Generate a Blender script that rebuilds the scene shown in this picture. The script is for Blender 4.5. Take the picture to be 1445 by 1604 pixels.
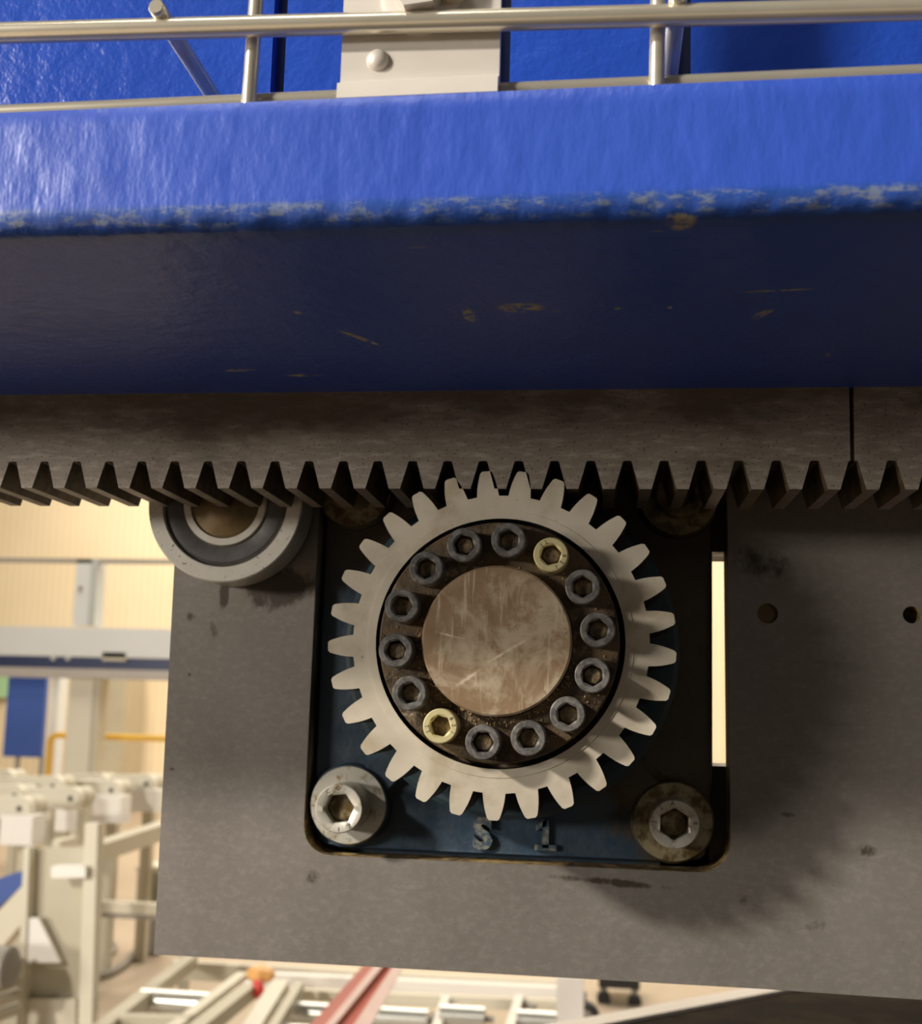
import bpy, bmesh, math, random
from mathutils import Vector, Matrix, noise
random.seed(7)
for o in list(bpy.data.objects): bpy.data.objects.remove(o)
scene = bpy.context.scene
COL = scene.collection
PI = math.pi

# ------------------------------------------------------------------ camera
# world: X along the rack, Y away from the camera, Z up; origin = pinion axis on its front face (metres)
W, H = 1445, 1604
F, PX, PY = 1740.0, 722.5, 890.0           # focal length and principal point in pixels of the photograph
ydir = Vector((218, 220, F)).normalized()   # image directions (right, down, forward) of the world axes
xdir = Vector((13900, 155, -F))
xdir = (xdir - ydir*xdir.dot(ydir)).normalized()
zdir = xdir.cross(ydir)                     # right x forward -> up once the down axis is flipped
if zdir.y > 0: zdir = -zdir
def cam_to_world(v): return Vector((v.dot(xdir), v.dot(ydir), v.dot(zdir)))
DEPTH = F*0.124/548.0
CAM = -cam_to_world(Vector(((782-PX)/F, (1006-PY)/F, 1.0))*DEPTH)
cam = bpy.data.cameras.new('camera'); co = bpy.data.objects.new('camera', cam); COL.objects.link(co)
r = cam_to_world(Vector((1, 0, 0))); u = cam_to_world(Vector((0, -1, 0))); b = cam_to_world(Vector((0, 0, -1)))
co.matrix_world = Matrix(((r.x, u.x, b.x, CAM.x), (r.y, u.y, b.y, CAM.y), (r.z, u.z, b.z, CAM.z), (0, 0, 0, 1)))
cam.sensor_fit = 'VERTICAL'; cam.sensor_height = 36; cam.sensor_width = 36*W/H
cam.lens = 36*F/H; cam.shift_y = (PY-H/2)/H; cam.shift_x = -(PX-W/2)/H
cam.clip_start = 0.01; cam.clip_end = 100
cam.dof.use_dof = True; cam.dof.focus_distance = 0.35; cam.dof.aperture_fstop = 19
scene.camera = co

def U(px, py, Y=None, Z=None):
    d = cam_to_world(Vector(((px-PX)/F, (py-PY)/F, 1.0)))
    t = (Y-CAM.y)/d.y if Y is not None else (Z-CAM.z)/d.z
    return CAM + d*t

# ------------------------------------------------------------------ world, lamps, exposure
world = bpy.data.worlds.new('hall'); scene.world = world; world.use_nodes = True
bg = world.node_tree.nodes['Background']; bg.inputs[0].default_value = (1.0, 0.93, 0.82, 1); bg.inputs[1].default_value = 0.05
def area(name, loc, target, sx, sy, power, col):
    l = bpy.data.lights.new(name, 'AREA'); l.shape = 'RECTANGLE'; l.size = sx; l.size_y = sy; l.energy = power; l.color = col
    o = bpy.data.objects.new(name, l); COL.objects.link(o); o.location = loc
    o.rotation_euler = (Vector(target)-Vector(loc)).to_track_quat('-Z', 'Y').to_euler()
    return o
area('hall_lamp_front', (-3.4, -2.6, 2.0), (0, 0, 0), 0.40, 0.25, 290, (1.0, 0.93, 0.82))
area('low_left_fill', (-6.8, -4.8, 0.95), (0, 0, 0), 2.0, 0.9, 430, (1.0, 0.94, 0.84))  # added low fill to brighten the rack face, no known window there
area('right_fill', (3.6, -3.0, 0.9), (0, 0, 0), 0.6, 0.3, 12, (1.0, 0.93, 0.82))  # added weak fill for the left wall of the cut-out
area('hall_lamp_over', (-0.8, -1.6, 3.0), (0, 0, 0), 1.2, 0.3, 22, (1.0, 0.94, 0.85))
area('hall_lamp_back', (-1.5, 8.0, 4.8), (-1.5, 8.6, -1.5), 8, 5, 850, (1.0, 0.93, 0.82))
area('wall_fill', (-2.5, 11.0, 5.2), (-2.5, 14.0, 0.8), 8, 1, 420, (1.0, 0.92, 0.78))  # added fill to brighten the far wall
vs = scene.view_settings; vs.view_transform = 'Standard'; vs.look = 'None'; vs.exposure = 0.08; vs.gamma = 1; vs.use_curve_mapping = False

# ------------------------------------------------------------------ materials
class NT:
    def __init__(s, name):
        s.m = bpy.data.materials.new(name); s.m.use_nodes = True; s.t = s.m.node_tree; s.n = s.t.nodes
        s.bsdf = s.n['Principled BSDF']; s.tc = s.n.new('ShaderNodeTexCoord')
    def link(s, a, b): s.t.links.new(a, b)
    def node(s, kind, **kw):
        n = s.n.new(kind)
        for k, v in kw.items(): setattr(n, k, v)
        return n
    def val(s, sock, v):
        if hasattr(v, 'is_linked') or isinstance(v, bpy.types.NodeSocket): s.link(v, sock)
        else: sock.default_value = v
    def math(s, op, a, b=0.0, c=None, clamp=False):
        n = s.node('ShaderNodeMath', operation=op, use_clamp=clamp); s.val(n.inputs[0], a); s.val(n.inputs[1], b)
        if c is not None: s.val(n.inputs[2], c)
        return n.outputs[0]
    def coords(s, scale=(1, 1, 1), rot=(0, 0, 0)):
        mp = s.node('ShaderNodeMapping'); mp.inputs['Scale'].default_value = scale; mp.inputs['Rotation'].default_value = rot
        s.link(s.tc.outputs['Object'], mp.inputs[0]); return mp.outputs[0]
    def noise(s, scale, detail=4, stretch=(1, 1, 1), rough=0.55, rot=(0, 0, 0), dist=0.0):
        n = s.node('ShaderNodeTexNoise'); s.link(s.coords(stretch, rot), n.inputs['Vector'])
        n.inputs['Scale'].default_value = scale; n.inputs['Detail'].default_value = detail; n.inputs['Roughness'].default_value = rough
        n.inputs['Distortion'].default_value = dist
        return n.outputs['Fac']
    def ramp(s, x, lo, hi, a=0.0, b=1.0):
        n = s.node('ShaderNodeMapRange', interpolation_type='SMOOTHSTEP'); s.val(n.inputs[0], x)
        n.inputs[1].default_value = lo; n.inputs[2].default_value = hi; n.inputs[3].default_value = a; n.inputs[4].default_value = b
        return n.outputs[0]
    def mix(s, f, a, b):
        n = s.node('ShaderNodeMix', data_type='RGBA'); s.val(n.inputs[0], f)
        for sock, v in ((n.inputs[6], a), (n.inputs[7], b)):
            if isinstance(v, tuple): sock.default_value = (*v[:3], 1)
            else: s.link(v, sock)
        return n.outputs[2]
    def axis(s, i):
        n = s.node('ShaderNodeSeparateXYZ'); s.link(s.tc.outputs['Object'], n.inputs[0]); return n.outputs[i]
    def spot(s, a, b, ca, cb, ra, rb, rot=0.0, soft=0.5):
        """soft-edged ellipse mask around (ca, cb) on object axes a, b"""
        da = s.math('SUBTRACT', s.axis(a), ca); db = s.math('SUBTRACT', s.axis(b), cb)
        c, q = math.cos(rot), math.sin(rot)
        x = s.math('ADD', s.math('MULTIPLY', da, c/ra), s.math('MULTIPLY', db, q/ra))
        y = s.math('ADD', s.math('MULTIPLY', da, -q/rb), s.math('MULTIPLY', db, c/rb))
        d = s.math('SQRT', s.math('ADD', s.math('MULTIPLY', x, x), s.math('MULTIPLY', y, y)))
        return s.ramp(d, 1.0, 1.0-soft)
    def bump(s, h, strength, dist=0.001, prev=None):
        n = s.node('ShaderNodeBump'); n.inputs['Strength'].default_value = strength; n.inputs['Distance'].default_value = dist
        s.link(h, n.inputs['Height'])
        if prev is not None: s.link(prev, n.inputs['Normal'])
        return n.outputs[0]
    def done(s, col, rough=0.5, metal=0.0, normal=None, coat=0.0, spec=0.5):
        B = s.bsdf
        if isinstance(col, tuple): B.inputs['Base Color'].default_value = (*col[:3], 1)
        else: s.link(col, B.inputs['Base Color'])
        s.val(B.inputs['Roughness'], rough); s.val(B.inputs['Metallic'], metal); B.inputs['Specular IOR Level'].default_value = spec
        B.inputs['Coat Weight'].default_value = coat
        if normal is not None: s.link(normal, B.inputs['Normal'])
        return s.m

def simple(name, c, rough=0.5, metal=0.0, var=0.12, scale=4.0, bump=0.0):
    t = NT(name); n = t.noise(scale, 3)
    col = t.mix(n, tuple(x*(1-var) for x in c), tuple(min(1, x*(1+var)) for x in c))
    return t.done(col, rough, metal, t.bump(n, bump, 0.01) if bump else None)

M = {}
# bare turned steel of the pinion: pale, faint turning marks and specks
t = NT('pinion_steel')
rad = t.math('SQRT', t.math('ADD', t.math('POWER', t.axis(0), 2.0), t.math('POWER', t.axis(2), 2.0)))
rings = t.node('ShaderNodeTexNoise', noise_dimensions='1D'); t.link(rad, rings.inputs['W']); rings.inputs['Scale'].default_value = 2500; rings.inputs['Detail'].default_value = 2
n1 = t.noise(60, 5); sp = t.ramp(t.noise(420, 3), 0.68, 0.74)
smear = t.ramp(t.noise(38, 5, rough=0.65), 0.48, 0.66)
col = t.mix(n1, (0.44, 0.385, 0.30), (0.61, 0.55, 0.45))
col = t.mix(t.math('MULTIPLY', smear, 0.45), col, (0.30, 0.22, 0.12))
col = t.mix(t.math('MULTIPLY', sp, 0.5), col, (0.12, 0.08, 0.04))
M['pinion'] = t.done(col, t.ramp(n1, 0.3, 0.7, 0.40, 0.55), 0.3, t.bump(rings.outputs['Fac'], 0.12, 0.0002))
# greasy locking hub
t = NT('greasy_hub')
n1 = t.noise(90, 6, rough=0.7); n2 = t.noise(260, 5, rough=0.7); wear = t.ramp(t.noise(55, 4), 0.56, 0.68)
col = t.mix(t.ramp(n1, 0.35, 0.65), (0.030, 0.018, 0.008), (0.105, 0.066, 0.030))
col = t.mix(t.math('MULTIPLY', wear, t.ramp(n2, 0.45, 0.7)), col, (0.42, 0.33, 0.22))
M['hub'] = t.done(col, t.ramp(n1, 0.3, 0.7, 0.3, 0.75), 0.15, t.bump(n2, 0.7, 0.0008))
t = NT('grease'); n1 = t.noise(400, 5, rough=0.7)
M['grease'] = t.done(t.mix(t.ramp(n1, 0.35, 0.7), (0.030, 0.019, 0.008), (0.20, 0.135, 0.055)), 0.5, 0, t.bump(n1, 0.8, 0.0008))
M['crumb'] = simple('dried_grease', (0.30, 0.20, 0.09), 0.8, 0, 0.5, 500)
# scratched shaft end with brown film
t = NT('shaft_steel')
n1 = t.noise(48, 8, rough=0.72, dist=0.5); n2 = t.noise(420, 5, (1, 1, 0.10), rot=(0, 0.9, 0), rough=0.65); n3 = t.noise(120, 6, rough=0.75)
film = t.ramp(n1, 0.42, 0.60)
col = t.mix(film, (0.25, 0.165, 0.095), (0.42, 0.34, 0.24))
col = t.mix(t.math('MULTIPLY', t.ramp(n2, 0.54, 0.70), 0.6), col, (0.56, 0.47, 0.35))
col = t.mix(t.math('MULTIPLY', t.ramp(n3, 0.58, 0.68), t.ramp(rad_ := t.math('SQRT', t.math('ADD', t.math('POWER', t.axis(0), 2.0), t.math('POWER', t.axis(2), 2.0))), 0.012, 0.026, 0.0, 0.8)), col, (0.10, 0.06, 0.03))
for (cx, cz, ra, rb, rot) in ((-0.0165, 0.0015, 0.0070, 0.00045, -0.22), (0.004, -0.0035, 0.0105, 0.0007, 0.55), (-0.010, -0.0135, 0.008, 0.0009, 0.62)):
    col = t.mix(t.math('MULTIPLY', t.math('MULTIPLY', t.spot(0, 2, cx, cz, ra, rb, rot, 0.8), t.ramp(n3, 0.36, 0.56)), 0.8), col, (0.66, 0.56, 0.43))
M['shaft'] = t.done(col, t.ramp(n3, 0.3, 0.7, 0.38, 0.6), 0.35, t.bump(n2, 0.15, 0.0003))
# dark oxide socket screws, yellow zinc screws, bright zinc bolts
t = NT('dark_screw_steel'); n1 = t.noise(500, 4)
col = t.mix(t.ramp(n1, 0.35, 0.65), (0.15, 0.142, 0.135), (0.30, 0.285, 0.27))
M['screw'] = t.done(col, 0.32, 0.6, t.bump(n1, 0.2, 0.0003))
t = NT('yellow_zinc'); n1 = t.noise(400, 4)
M['gold'] = t.done(t.mix(n1, (0.70, 0.60, 0.30), (0.88, 0.80, 0.48)), 0.35, 0.55, t.bump(n1, 0.1, 0.0003))
t = NT('bright_zinc'); n1 = t.noise(260, 5, rough=0.65)
col = t.mix(t.ramp(n1, 0.5, 0.72), (0.66, 0.63, 0.55), (0.33, 0.25, 0.12))
M['zinc'] = t.done(col, 0.38, 0.6, t.bump(n1, 0.12, 0.0003))
t = NT('oily_zinc'); n1 = t.noise(150, 5, rough=0.65)
col = t.mix(t.ramp(n1, 0.40, 0.62), (0.30, 0.25, 0.15), (0.10, 0.065, 0.022))
M['oilyzinc'] = t.done(col, 0.4, 0.35, t.bump(n1, 0.2, 0.0003))
M['stamp'] = simple('stamped_ink', (0.05, 0.04, 0.03), 0.7)
# rack steel: grey brown, pitted, oily upper half
t = NT('rack_steel')
n1 = t.noise(26, 5, (0.35, 1, 1)); n2 = t.noise(420, 4, (0.22, 1, 1), rough=0.7); pits = t.ramp(t.noise(1000, 2), 0.62, 0.67)
col = t.mix(n1, (0.18, 0.150, 0.120), (0.34, 0.295, 0.245))
col = t.mix(t.math('MULTIPLY', t.ramp(n2, 0.46, 0.70), 0.6), col, (0.50, 0.44, 0.37))
col = t.mix(t.math('MULTIPLY', pits, 0.75), col, (0.03, 0.022, 0.014))
oil = t.math('MULTIPLY', t.ramp(t.math('ADD', t.noise(20, 5, (0.4, 1, 1), rough=0.7), t.ramp(t.axis(2), 0.066, 0.088, 0.0, 0.16)), 0.52, 0.68), 0.75)
col = t.mix(oil, col, (0.075, 0.05, 0.026))
M['rack'] = t.done(col, t.ramp(n1, 0.3, 0.7, 0.42, 0.6), 0.35, t.bump(n2, 0.25, 0.0003))
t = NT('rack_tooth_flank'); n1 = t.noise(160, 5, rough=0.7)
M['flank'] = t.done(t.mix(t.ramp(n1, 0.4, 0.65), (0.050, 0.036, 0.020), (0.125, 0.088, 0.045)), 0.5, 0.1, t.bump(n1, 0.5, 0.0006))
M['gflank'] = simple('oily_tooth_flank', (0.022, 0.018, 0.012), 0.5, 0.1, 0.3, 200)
# carriage plate: rolled grey steel with fine vertical grain and oil smears
t = NT('plate_steel')
n1 = t.noise(14, 6, (1, 1, 0.45), rough=0.6); n2 = t.noise(520, 5, (0.55, 1, 0.8), rough=0.7); n3 = t.noise(900, 2)
col = t.mix(n1, (0.165, 0.145, 0.125), (0.235, 0.212, 0.192))
col = t.mix(t.math('MULTIPLY', t.ramp(n2, 0.42, 0.72), 0.30), col, (0.33, 0.30, 0.27))
col = t.mix(t.math('MULTIPLY', t.ramp(n3, 0.66, 0.74), 0.5), col, (0.08, 0.06, 0.045))
stain = None
PY_ = 0.059
for (px, py, rx, ry, rot, k) in ((440, 920, 95, 46, 0.2, 0.9), (352, 930, 12, 34, 0, 0.9), (335, 985, 10, 22, 0.2, 0.6), (300, 965, 14, 10, 0, 0.5),
                                 (408, 940, 22, 16, -0.6, 0.8), (490, 1375, 24, 20, 0, 0.5), (960, 1382, 120, 9, -0.05, 0.8), (1235, 1276, 22, 9, 0, 0.6),
                                 (1190, 880, 60, 40, 0, 0.5), (1180, 1410, 40, 22, 0, 0.35), (1280, 1450, 26, 14, 0, 0.35), (1360, 1330, 30, 14, 0, 0.4), (270, 1205, 9, 5, 0, 0.6), (297, 1057, 5, 6, 0, 0.7)):
    p = U(px, py, Y=PY_); mm = (p-CAM).length/F
    s_ = t.math('MULTIPLY', t.spot(0, 2, p.x, p.z, rx*mm, ry*mm, rot, 0.85), k)
    stain = s_ if stain is None else t.math('MAXIMUM', stain, s_)
stain = t.math('MULTIPLY', t.ramp(t.math('ADD', stain, t.math('MULTIPLY', t.math('SUBTRACT', t.noise(130, 6, (1, 1, 0.6), rough=0.72), 0.5), t.ramp(stain, 0.0, 0.1, 0.0, 2.2))), 0.18, 0.75), 0.85)
col = t.mix(stain, col, (0.035, 0.024, 0.013))
M['plate'] = t.done(col, t.ramp(n1, 0.3, 0.7, 0.40, 0.52), 0.35, t.bump(n2, 0.18, 0.0003))
t = NT('rusty_cut'); n1 = t.noise(170, 6, rough=0.7)
M['rust'] = t.done(t.mix(t.ramp(n1, 0.40, 0.66), (0.10, 0.065, 0.03), (0.52, 0.36, 0.15)), 0.6, 0.1, t.bump(n1, 0.6, 0.0008))
t = NT('cut_edge'); n1 = t.noise(60, 5, (1, 1, 0.25), rough=0.7)
M['cut'] = t.done(t.mix(t.ramp(n1, 0.40, 0.62), (0.13, 0.09, 0.045), (0.52, 0.44, 0.31)), 0.5, 0.3)
# gearbox: dark blue paint, oil film spreading from the right hand side
t = NT('gearbox_paint')
n1 = t.noise(45, 5); n2 = t.noise(130, 6, rough=0.7)
col = t.mix(n1, (0.013, 0.025, 0.041), (0.035, 0.060, 0.090))
side = t.ramp(t.math('ADD', t.axis(0), t.math('MULTIPLY', t.axis(2), 0.75)), -0.045, 0.03)
topoil = t.ramp(t.axis(2), 0.0, 0.06)
oil = t.ramp(t.math('ADD', t.math('MULTIPLY', t.math('MAXIMUM', side, topoil), 0.62), t.math('MULTIPLY', n2, 0.75)), 0.52, 0.82)
col = t.mix(oil, col, t.mix(n2, (0.022, 0.015, 0.006), (0.062, 0.043, 0.018)))
M['gearbox'] = t.done(col, t.ramp(n2, 0.3, 0.7, 0.32, 0.6), 0.0, t.bump(t.noise(260, 4), 0.35, 0.0007))
t = NT('boss_paint'); n1 = t.noise(120, 5)
M['boss'] = t.done(t.mix(n1, (0.008, 0.020, 0.028), (0.03, 0.05, 0.06)), 0.45, 0.0, t.bump(n1, 0.3, 0.0005))
t = NT('worn_letter_paint'); n1 = t.noise(300, 5, rough=0.7)
M['letter'] = t.done(t.mix(t.ramp(n1, 0.42, 0.62), (0.035, 0.062, 0.090), (0.20, 0.19, 0.15)), 0.4, 0.0, t.bump(n1, 0.4, 0.0006))
# bearing
t = NT('bearing_steel'); n1 = t.noise(200, 5, rough=0.65); n2 = t.noise(700, 2)
col = t.mix(n1, (0.60, 0.56, 0.49), (0.78, 0.74, 0.67)); col = t.mix(t.ramp(n2, 0.66, 0.72, 0, 0.8), col, (0.06, 0.045, 0.03))
M['bearing'] = t.done(col, 0.35, 0.3)
t = NT('bearing_shield'); n1 = t.noise(140, 5, rough=0.7)
M['shield'] = t.done(t.mix(n1, (0.055, 0.05, 0.05), (0.17, 0.16, 0.155)), 0.4, 0.35, t.bump(n1, 0.3, 0.0005))
t = NT('oiled_pin'); n1 = t.noise(160, 5)
M['pin'] = t.done(t.mix(n1, (0.09, 0.06, 0.025), (0.21, 0.15, 0.07)), 0.25, 0.25, t.bump(n1, 0.2, 0.0005))
# blue plate of the beam: glossy orange-peel paint, chipped along the lower edge
BY = None
M['chip_c'] = (0.30, 0.27, 0.16)

# ------------------------------------------------------------------ mesh helpers
def link(o): COL.objects.link(o); return o
def obj(name, bm, m, parent=None, smooth=False, label=None):
    me = bpy.data.meshes.new(name); bmesh.ops.recalc_face_normals(bm, faces=bm.faces)
    bm.to_mesh(me); bm.free()
    for mm in (m if isinstance(m, (list, tuple)) else [m]): me.materials.append(mm)
    if smooth:
        for p in me.polygons: p.use_smooth = True
        try: me.set_sharp_from_angle(angle=math.radians(35))
        except Exception: pass
    o = link(bpy.data.objects.new(name, me))
    if parent is not None:
        o.parent = parent; o.matrix_parent_inverse = world_mat(parent).inverted()
    if label: o['label'] = label
    return o
def world_mat(o):
    m = Matrix.Translation(o.location) if o.parent is None else None
    if o.parent is None: return m
    return world_mat(o.parent) @ o.matrix_parent_inverse @ Matrix.Translation(o.location)
def thing(name, label, cat, loc, group=None):
    o = link(bpy.data.objects.new(name, None)); o.location = loc; o.empty_display_size = 0.02
    return tag(o, label, cat, group)
def tag(o, label, cat, group=None):
    o['label'] = label; o['category'] = cat
    if group: o['group'] = group
    return o
def BM(): return bmesh.new()
def box(bm, a, c):
    x0, y0, z0 = (min(a[i], c[i]) for i in range(3)); x1, y1, z1 = (max(a[i], c[i]) for i in range(3))
    v = [bm.verts.new(p) for p in ((x0, y0, z0), (x1, y0, z0), (x1, y1, z0), (x0, y1, z0), (x0, y0, z1), (x1, y0, z1), (x1, y1, z1), (x0, y1, z1))]
    for f in ((0, 1, 2, 3), (4, 5, 6, 7), (0, 1, 5, 4), (1, 2, 6, 5), (2, 3, 7, 6), (3, 0, 4, 7)): bm.faces.new([v[i] for i in f])
    return bm
def bevel(bm, w, seg=2):
    bmesh.ops.bevel(bm, geom=[e for e in bm.edges if len(e.link_faces) == 2 and e.calc_face_angle(0) > 0.5], offset=w, segments=seg, profile=0.5, affect='EDGES')
    return bm
def tube(bm, pts, r, seg=14, caps=True):
    """round bar along a polyline; r a number or a list"""
    pts = [Vector(p) for p in pts]; rings = []; prev = None
    for i, p in enumerate(pts):
        d = (pts[min(i+1, len(pts)-1)]-pts[max(i-1, 0)]).normalized()
        if prev is None: a = d.orthogonal().normalized()
        else: a = (prev-d*prev.dot(d)).normalized()
        prev = a; c = d.cross(a); rr = r[i] if isinstance(r, (list, tuple)) else r
        rings.append([bm.verts.new(p+a*math.cos(2*PI*k/seg)*rr+c*math.sin(2*PI*k/seg)*rr) for k in range(seg)])
    for A, B in zip(rings, rings[1:]):
        for k in range(seg): bm.faces.new((A[k], A[(k+1) % seg], B[(k+1) % seg], B[k]))
    if caps: bm.faces.new(rings[0]); bm.faces.new(rings[-1])
    return bm
def lathe(bm, c, prof, seg=64, close=False):
    """profile of (radius, y) turned about the Y axis through c (x, z)"""
    rings = []
    for rr, y in prof:
        if rr < 1e-7: rings.append([bm.verts.new((c[0], y, c[1]))])
        else: rings.append([bm.verts.new((c[0]+rr*math.cos(2*PI*k/seg), y, c[1]+rr*math.sin(2*PI*k/seg))) for k in range(seg)])
    pairs = list(zip(rings, rings[1:]))
    if close: pairs.append((rings[-1], rings[0]))
    for A, B in pairs:
        for k in range(seg):
            k2 = (k+1) % seg
            if len(A) == 1 and len(B) == 1: continue
            if len(A) == 1: bm.faces.new((A[0], B[k], B[k2]))
            elif len(B) == 1: bm.faces.new((A[k], A[k2], B[0]))
            else: bm.faces.new((A[k], A[k2], B[k2], B[k]))
    return bm
def sheet(bm, loops, y0, y1, wall_mats=None):
    """flat plate in XZ between y0 and y1; loops[0] the outline, the others holes"""
    for y in (y0, y1):
        edges = []
        for L in loops:
            vs_ = [bm.verts.new((p[0], y, p[1])) for p in L]
            edges += [bm.edges.new((vs_[i], vs_[(i+1) % len(vs_)])) for i in range(len(vs_))]
        bmesh.ops.triangle_fill(bm, use_beauty=True, use_dissolve=False, edges=edges)
    for li, L in enumerate(loops):
        n = len(L)
        for i in range(n):
            a, b_ = L[i], L[(i+1) % n]
            f = bm.faces.new([bm.verts.new(q) for q in ((a[0], y0, a[1]), (b_[0], y0, b_[1]), (b_[0], y1, b_[1]), (a[0], y1, a[1]))])
            if wall_mats: f.material_index = wall_mats(li, i)
    bmesh.ops.remove_doubles(bm, verts=bm.verts, dist=1e-6)
    return bm
def circle(c, r, n=48, ph=0.0): return [(c[0]+r*math.cos(ph+2*PI*k/n), c[1]+r*math.sin(ph+2*PI*k/n)) for k in range(n)]
def rounded(pts, rads, seg=8):
    out = []; n = len(pts)
    for i in range(n):
        p = Vector(pts[i]); a = Vector(pts[i-1])-p; b_ = Vector(pts[(i+1) % n])-p; rr = rads[i]
        if rr <= 0: out.append((p.x, p.y)); continue
        p0 = p+a.normalized()*rr; p1 = p+b_.normalized()*rr
        for k in range(seg+1):
            s_ = k/seg; q = p0*(1-s_)**2+p*2*s_*(1-s_)+p1*s_*s_; out.append((q.x, q.y))
    return out
def pxbox(bm, x0, y0, x1, y1, Y, thick):
    """box whose front face covers the photograph's rectangle at distance Y"""
    a = U(x0, (y0+y1)/2, Y=Y); c = U(x1, (y0+y1)/2, Y=Y); t_ = U((x0+x1)/2, y0, Y=Y); d = U((x0+x1)/2, y1, Y=Y)
    return box(bm, (a.x, Y, d.z), (c.x, Y+thick, t_.z))
def textmesh(ch, size, depth, bold=0.0):
    cu = bpy.data.curves.new('glyph', 'FONT'); cu.body = ch; cu.size = size; cu.extrude = depth; cu.align_x = 'CENTER'; cu.align_y = 'CENTER'
    cu.resolution_u = 3; cu.offset = bold
    o = bpy.data.objects.new('glyph', cu); COL.objects.link(o); bpy.context.view_layer.update()
    me = bpy.data.meshes.new_from_object(o.evaluated_get(bpy.context.evaluated_depsgraph_get()))
    bpy.data.objects.remove(o); bpy.data.curves.remove(cu)
    return me
def add_text(bm, ch, size, depth, pos, ang=0.0, bold=0.0):
    """letter standing in the XZ plane, facing the camera side (-Y), turned by ang"""
    me = textmesh(ch, size, depth, bold); n0 = len(bm.verts); bm.from_mesh(me); bm.verts.ensure_lookup_table()
    mt = Matrix.Translation(pos) @ Matrix.Rotation(-ang, 4, 'Y') @ Matrix.Rotation(PI/2, 4, 'X')
    bmesh.ops.transform(bm, matrix=mt, verts=bm.verts[n0:]); bpy.data.meshes.remove(me)

# ------------------------------------------------------------------ hall
FLOOR = CAM.z-1.5
t = NT('wall_panels')
wv = t.node('ShaderNodeTexWave', wave_type='BANDS', bands_direction='X'); t.link(t.coords(), wv.inputs['Vector']); wv.inputs['Scale'].default_value = 3.2
n1 = t.noise(0.6, 4)
col = t.mix(n1, (0.74, 0.58, 0.36), (0.92, 0.77, 0.53)); col = t.mix(t.ramp(wv.outputs['Fac'], 0.0, 0.12, 0.35, 0.0), col, (0.42, 0.32, 0.19))
M['wall'] = t.done(col, 0.7)
t = NT('hall_floor'); n1 = t.noise(1.2, 5); n2 = t.noise(6, 5)
M['floor'] = t.done(t.mix(n2, t.mix(n1, (0.33, 0.245, 0.17), (0.48, 0.375, 0.27)), (0.42, 0.34, 0.25)), 0.45)
o = obj('floor', box(BM(), (-14, -5, FLOOR-0.1), (14, 14.2, FLOOR)), M['floor']); o['kind'] = 'structure'; tag(o, 'tan painted concrete floor of the factory hall', 'floor')
o = obj('wall_back', box(BM(), (-14, 14, FLOOR), (14, 14.2, FLOOR+7)), M['wall']); o['kind'] = 'structure'; tag(o, 'cream ribbed sheet wall at the far end of the hall', 'wall')

# ------------------------------------------------------------------ thick blue plate (flame-cut edge) over the rack
ZT = U(722, 612, Y=0.0).z                       # underside height, read where it meets the rack
YF = U(722, 342, Z=ZT).y                        # its front edge
ZTOP = U(722, 141, Y=YF).z
t = NT('blue_gloss_paint')
pe = t.noise(150, 3, (1, 1, 0.6)); st = t.noise(130, 3, (1, 1, 0.22), rot=(0, 0.22, 0)); big = t.noise(18, 4)
base = t.mix(big, (0.020, 0.060, 0.37), (0.032, 0.088, 0.47))
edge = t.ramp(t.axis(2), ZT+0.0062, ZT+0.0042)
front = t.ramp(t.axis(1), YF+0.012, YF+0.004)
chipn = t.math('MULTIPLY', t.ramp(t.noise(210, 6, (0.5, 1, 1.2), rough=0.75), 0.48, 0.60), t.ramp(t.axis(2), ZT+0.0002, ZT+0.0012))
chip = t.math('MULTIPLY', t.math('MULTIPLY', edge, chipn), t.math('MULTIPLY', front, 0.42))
col = t.mix(t.math('MULTIPLY', t.math('MULTIPLY', edge, front), 0.6), base, (0.012, 0.055, 0.22))  # lower edge band painted darker to put its downward shading into the colour
col = t.mix(chip, col, t.mix(t.noise(200, 4), (0.13, 0.16, 0.07), (0.42, 0.44, 0.34)))
scr = None
for (px, py, rx, ry, rot) in ((815, 482, 46, 9, 0), (735, 494, 12, 14, 0), (1222, 455, 5, 26, -0.5), (1195, 492, 12, 10, 0.5), (375, 580, 32, 2.5, -0.06), (475, 588, 34, 2.5, -0.05),
                              (565, 530, 8, 18, 0.2), (1068, 345, 28, 20, 0), (968, 483, 7, 3, 0), (466, 490, 8, 4, -0.4), (1050, 482, 5, 3, 0), (1298, 556, 5, 3, 0)):
    p = U(px, py, Z=ZT); q = U(px, py+10, Z=ZT); r_ = U(px+10, py, Z=ZT)
    s_ = t.spot(0, 1, p.x, p.y, rx*abs(r_.x-p.x)/10, ry*abs(q.y-p.y)/10, -rot*3 if ry > rx else rot, 0.5)
    scr = s_ if scr is None else t.math('MAXIMUM', scr, s_)
under = t.ramp(t.axis(2), ZT+0.001, ZT+0.0002)
scr = t.math('MULTIPLY', t.math('MULTIPLY', scr, under), t.ramp(t.noise(260, 5, rough=0.7), 0.40, 0.56))
fine = t.math('MULTIPLY', t.ramp(t.noise(300, 3, (0.25, 1, 1)), 0.72, 0.78), t.math('MULTIPLY', under, 0.5))
col = t.mix(t.math('MAXIMUM', scr, fine), col, (0.34, 0.30, 0.24))
nb = t.bump(pe, 0.35, 0.0012); nb = t.bump(st, 0.30, 0.0012, nb)
M['blue'] = t.done(col, 0.36, 0.0, nb, spec=0.5)
t = NT('blue_panel_paint'); pe = t.noise(120, 3); pk = t.noise(420, 2); big = t.noise(20, 3)
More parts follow.
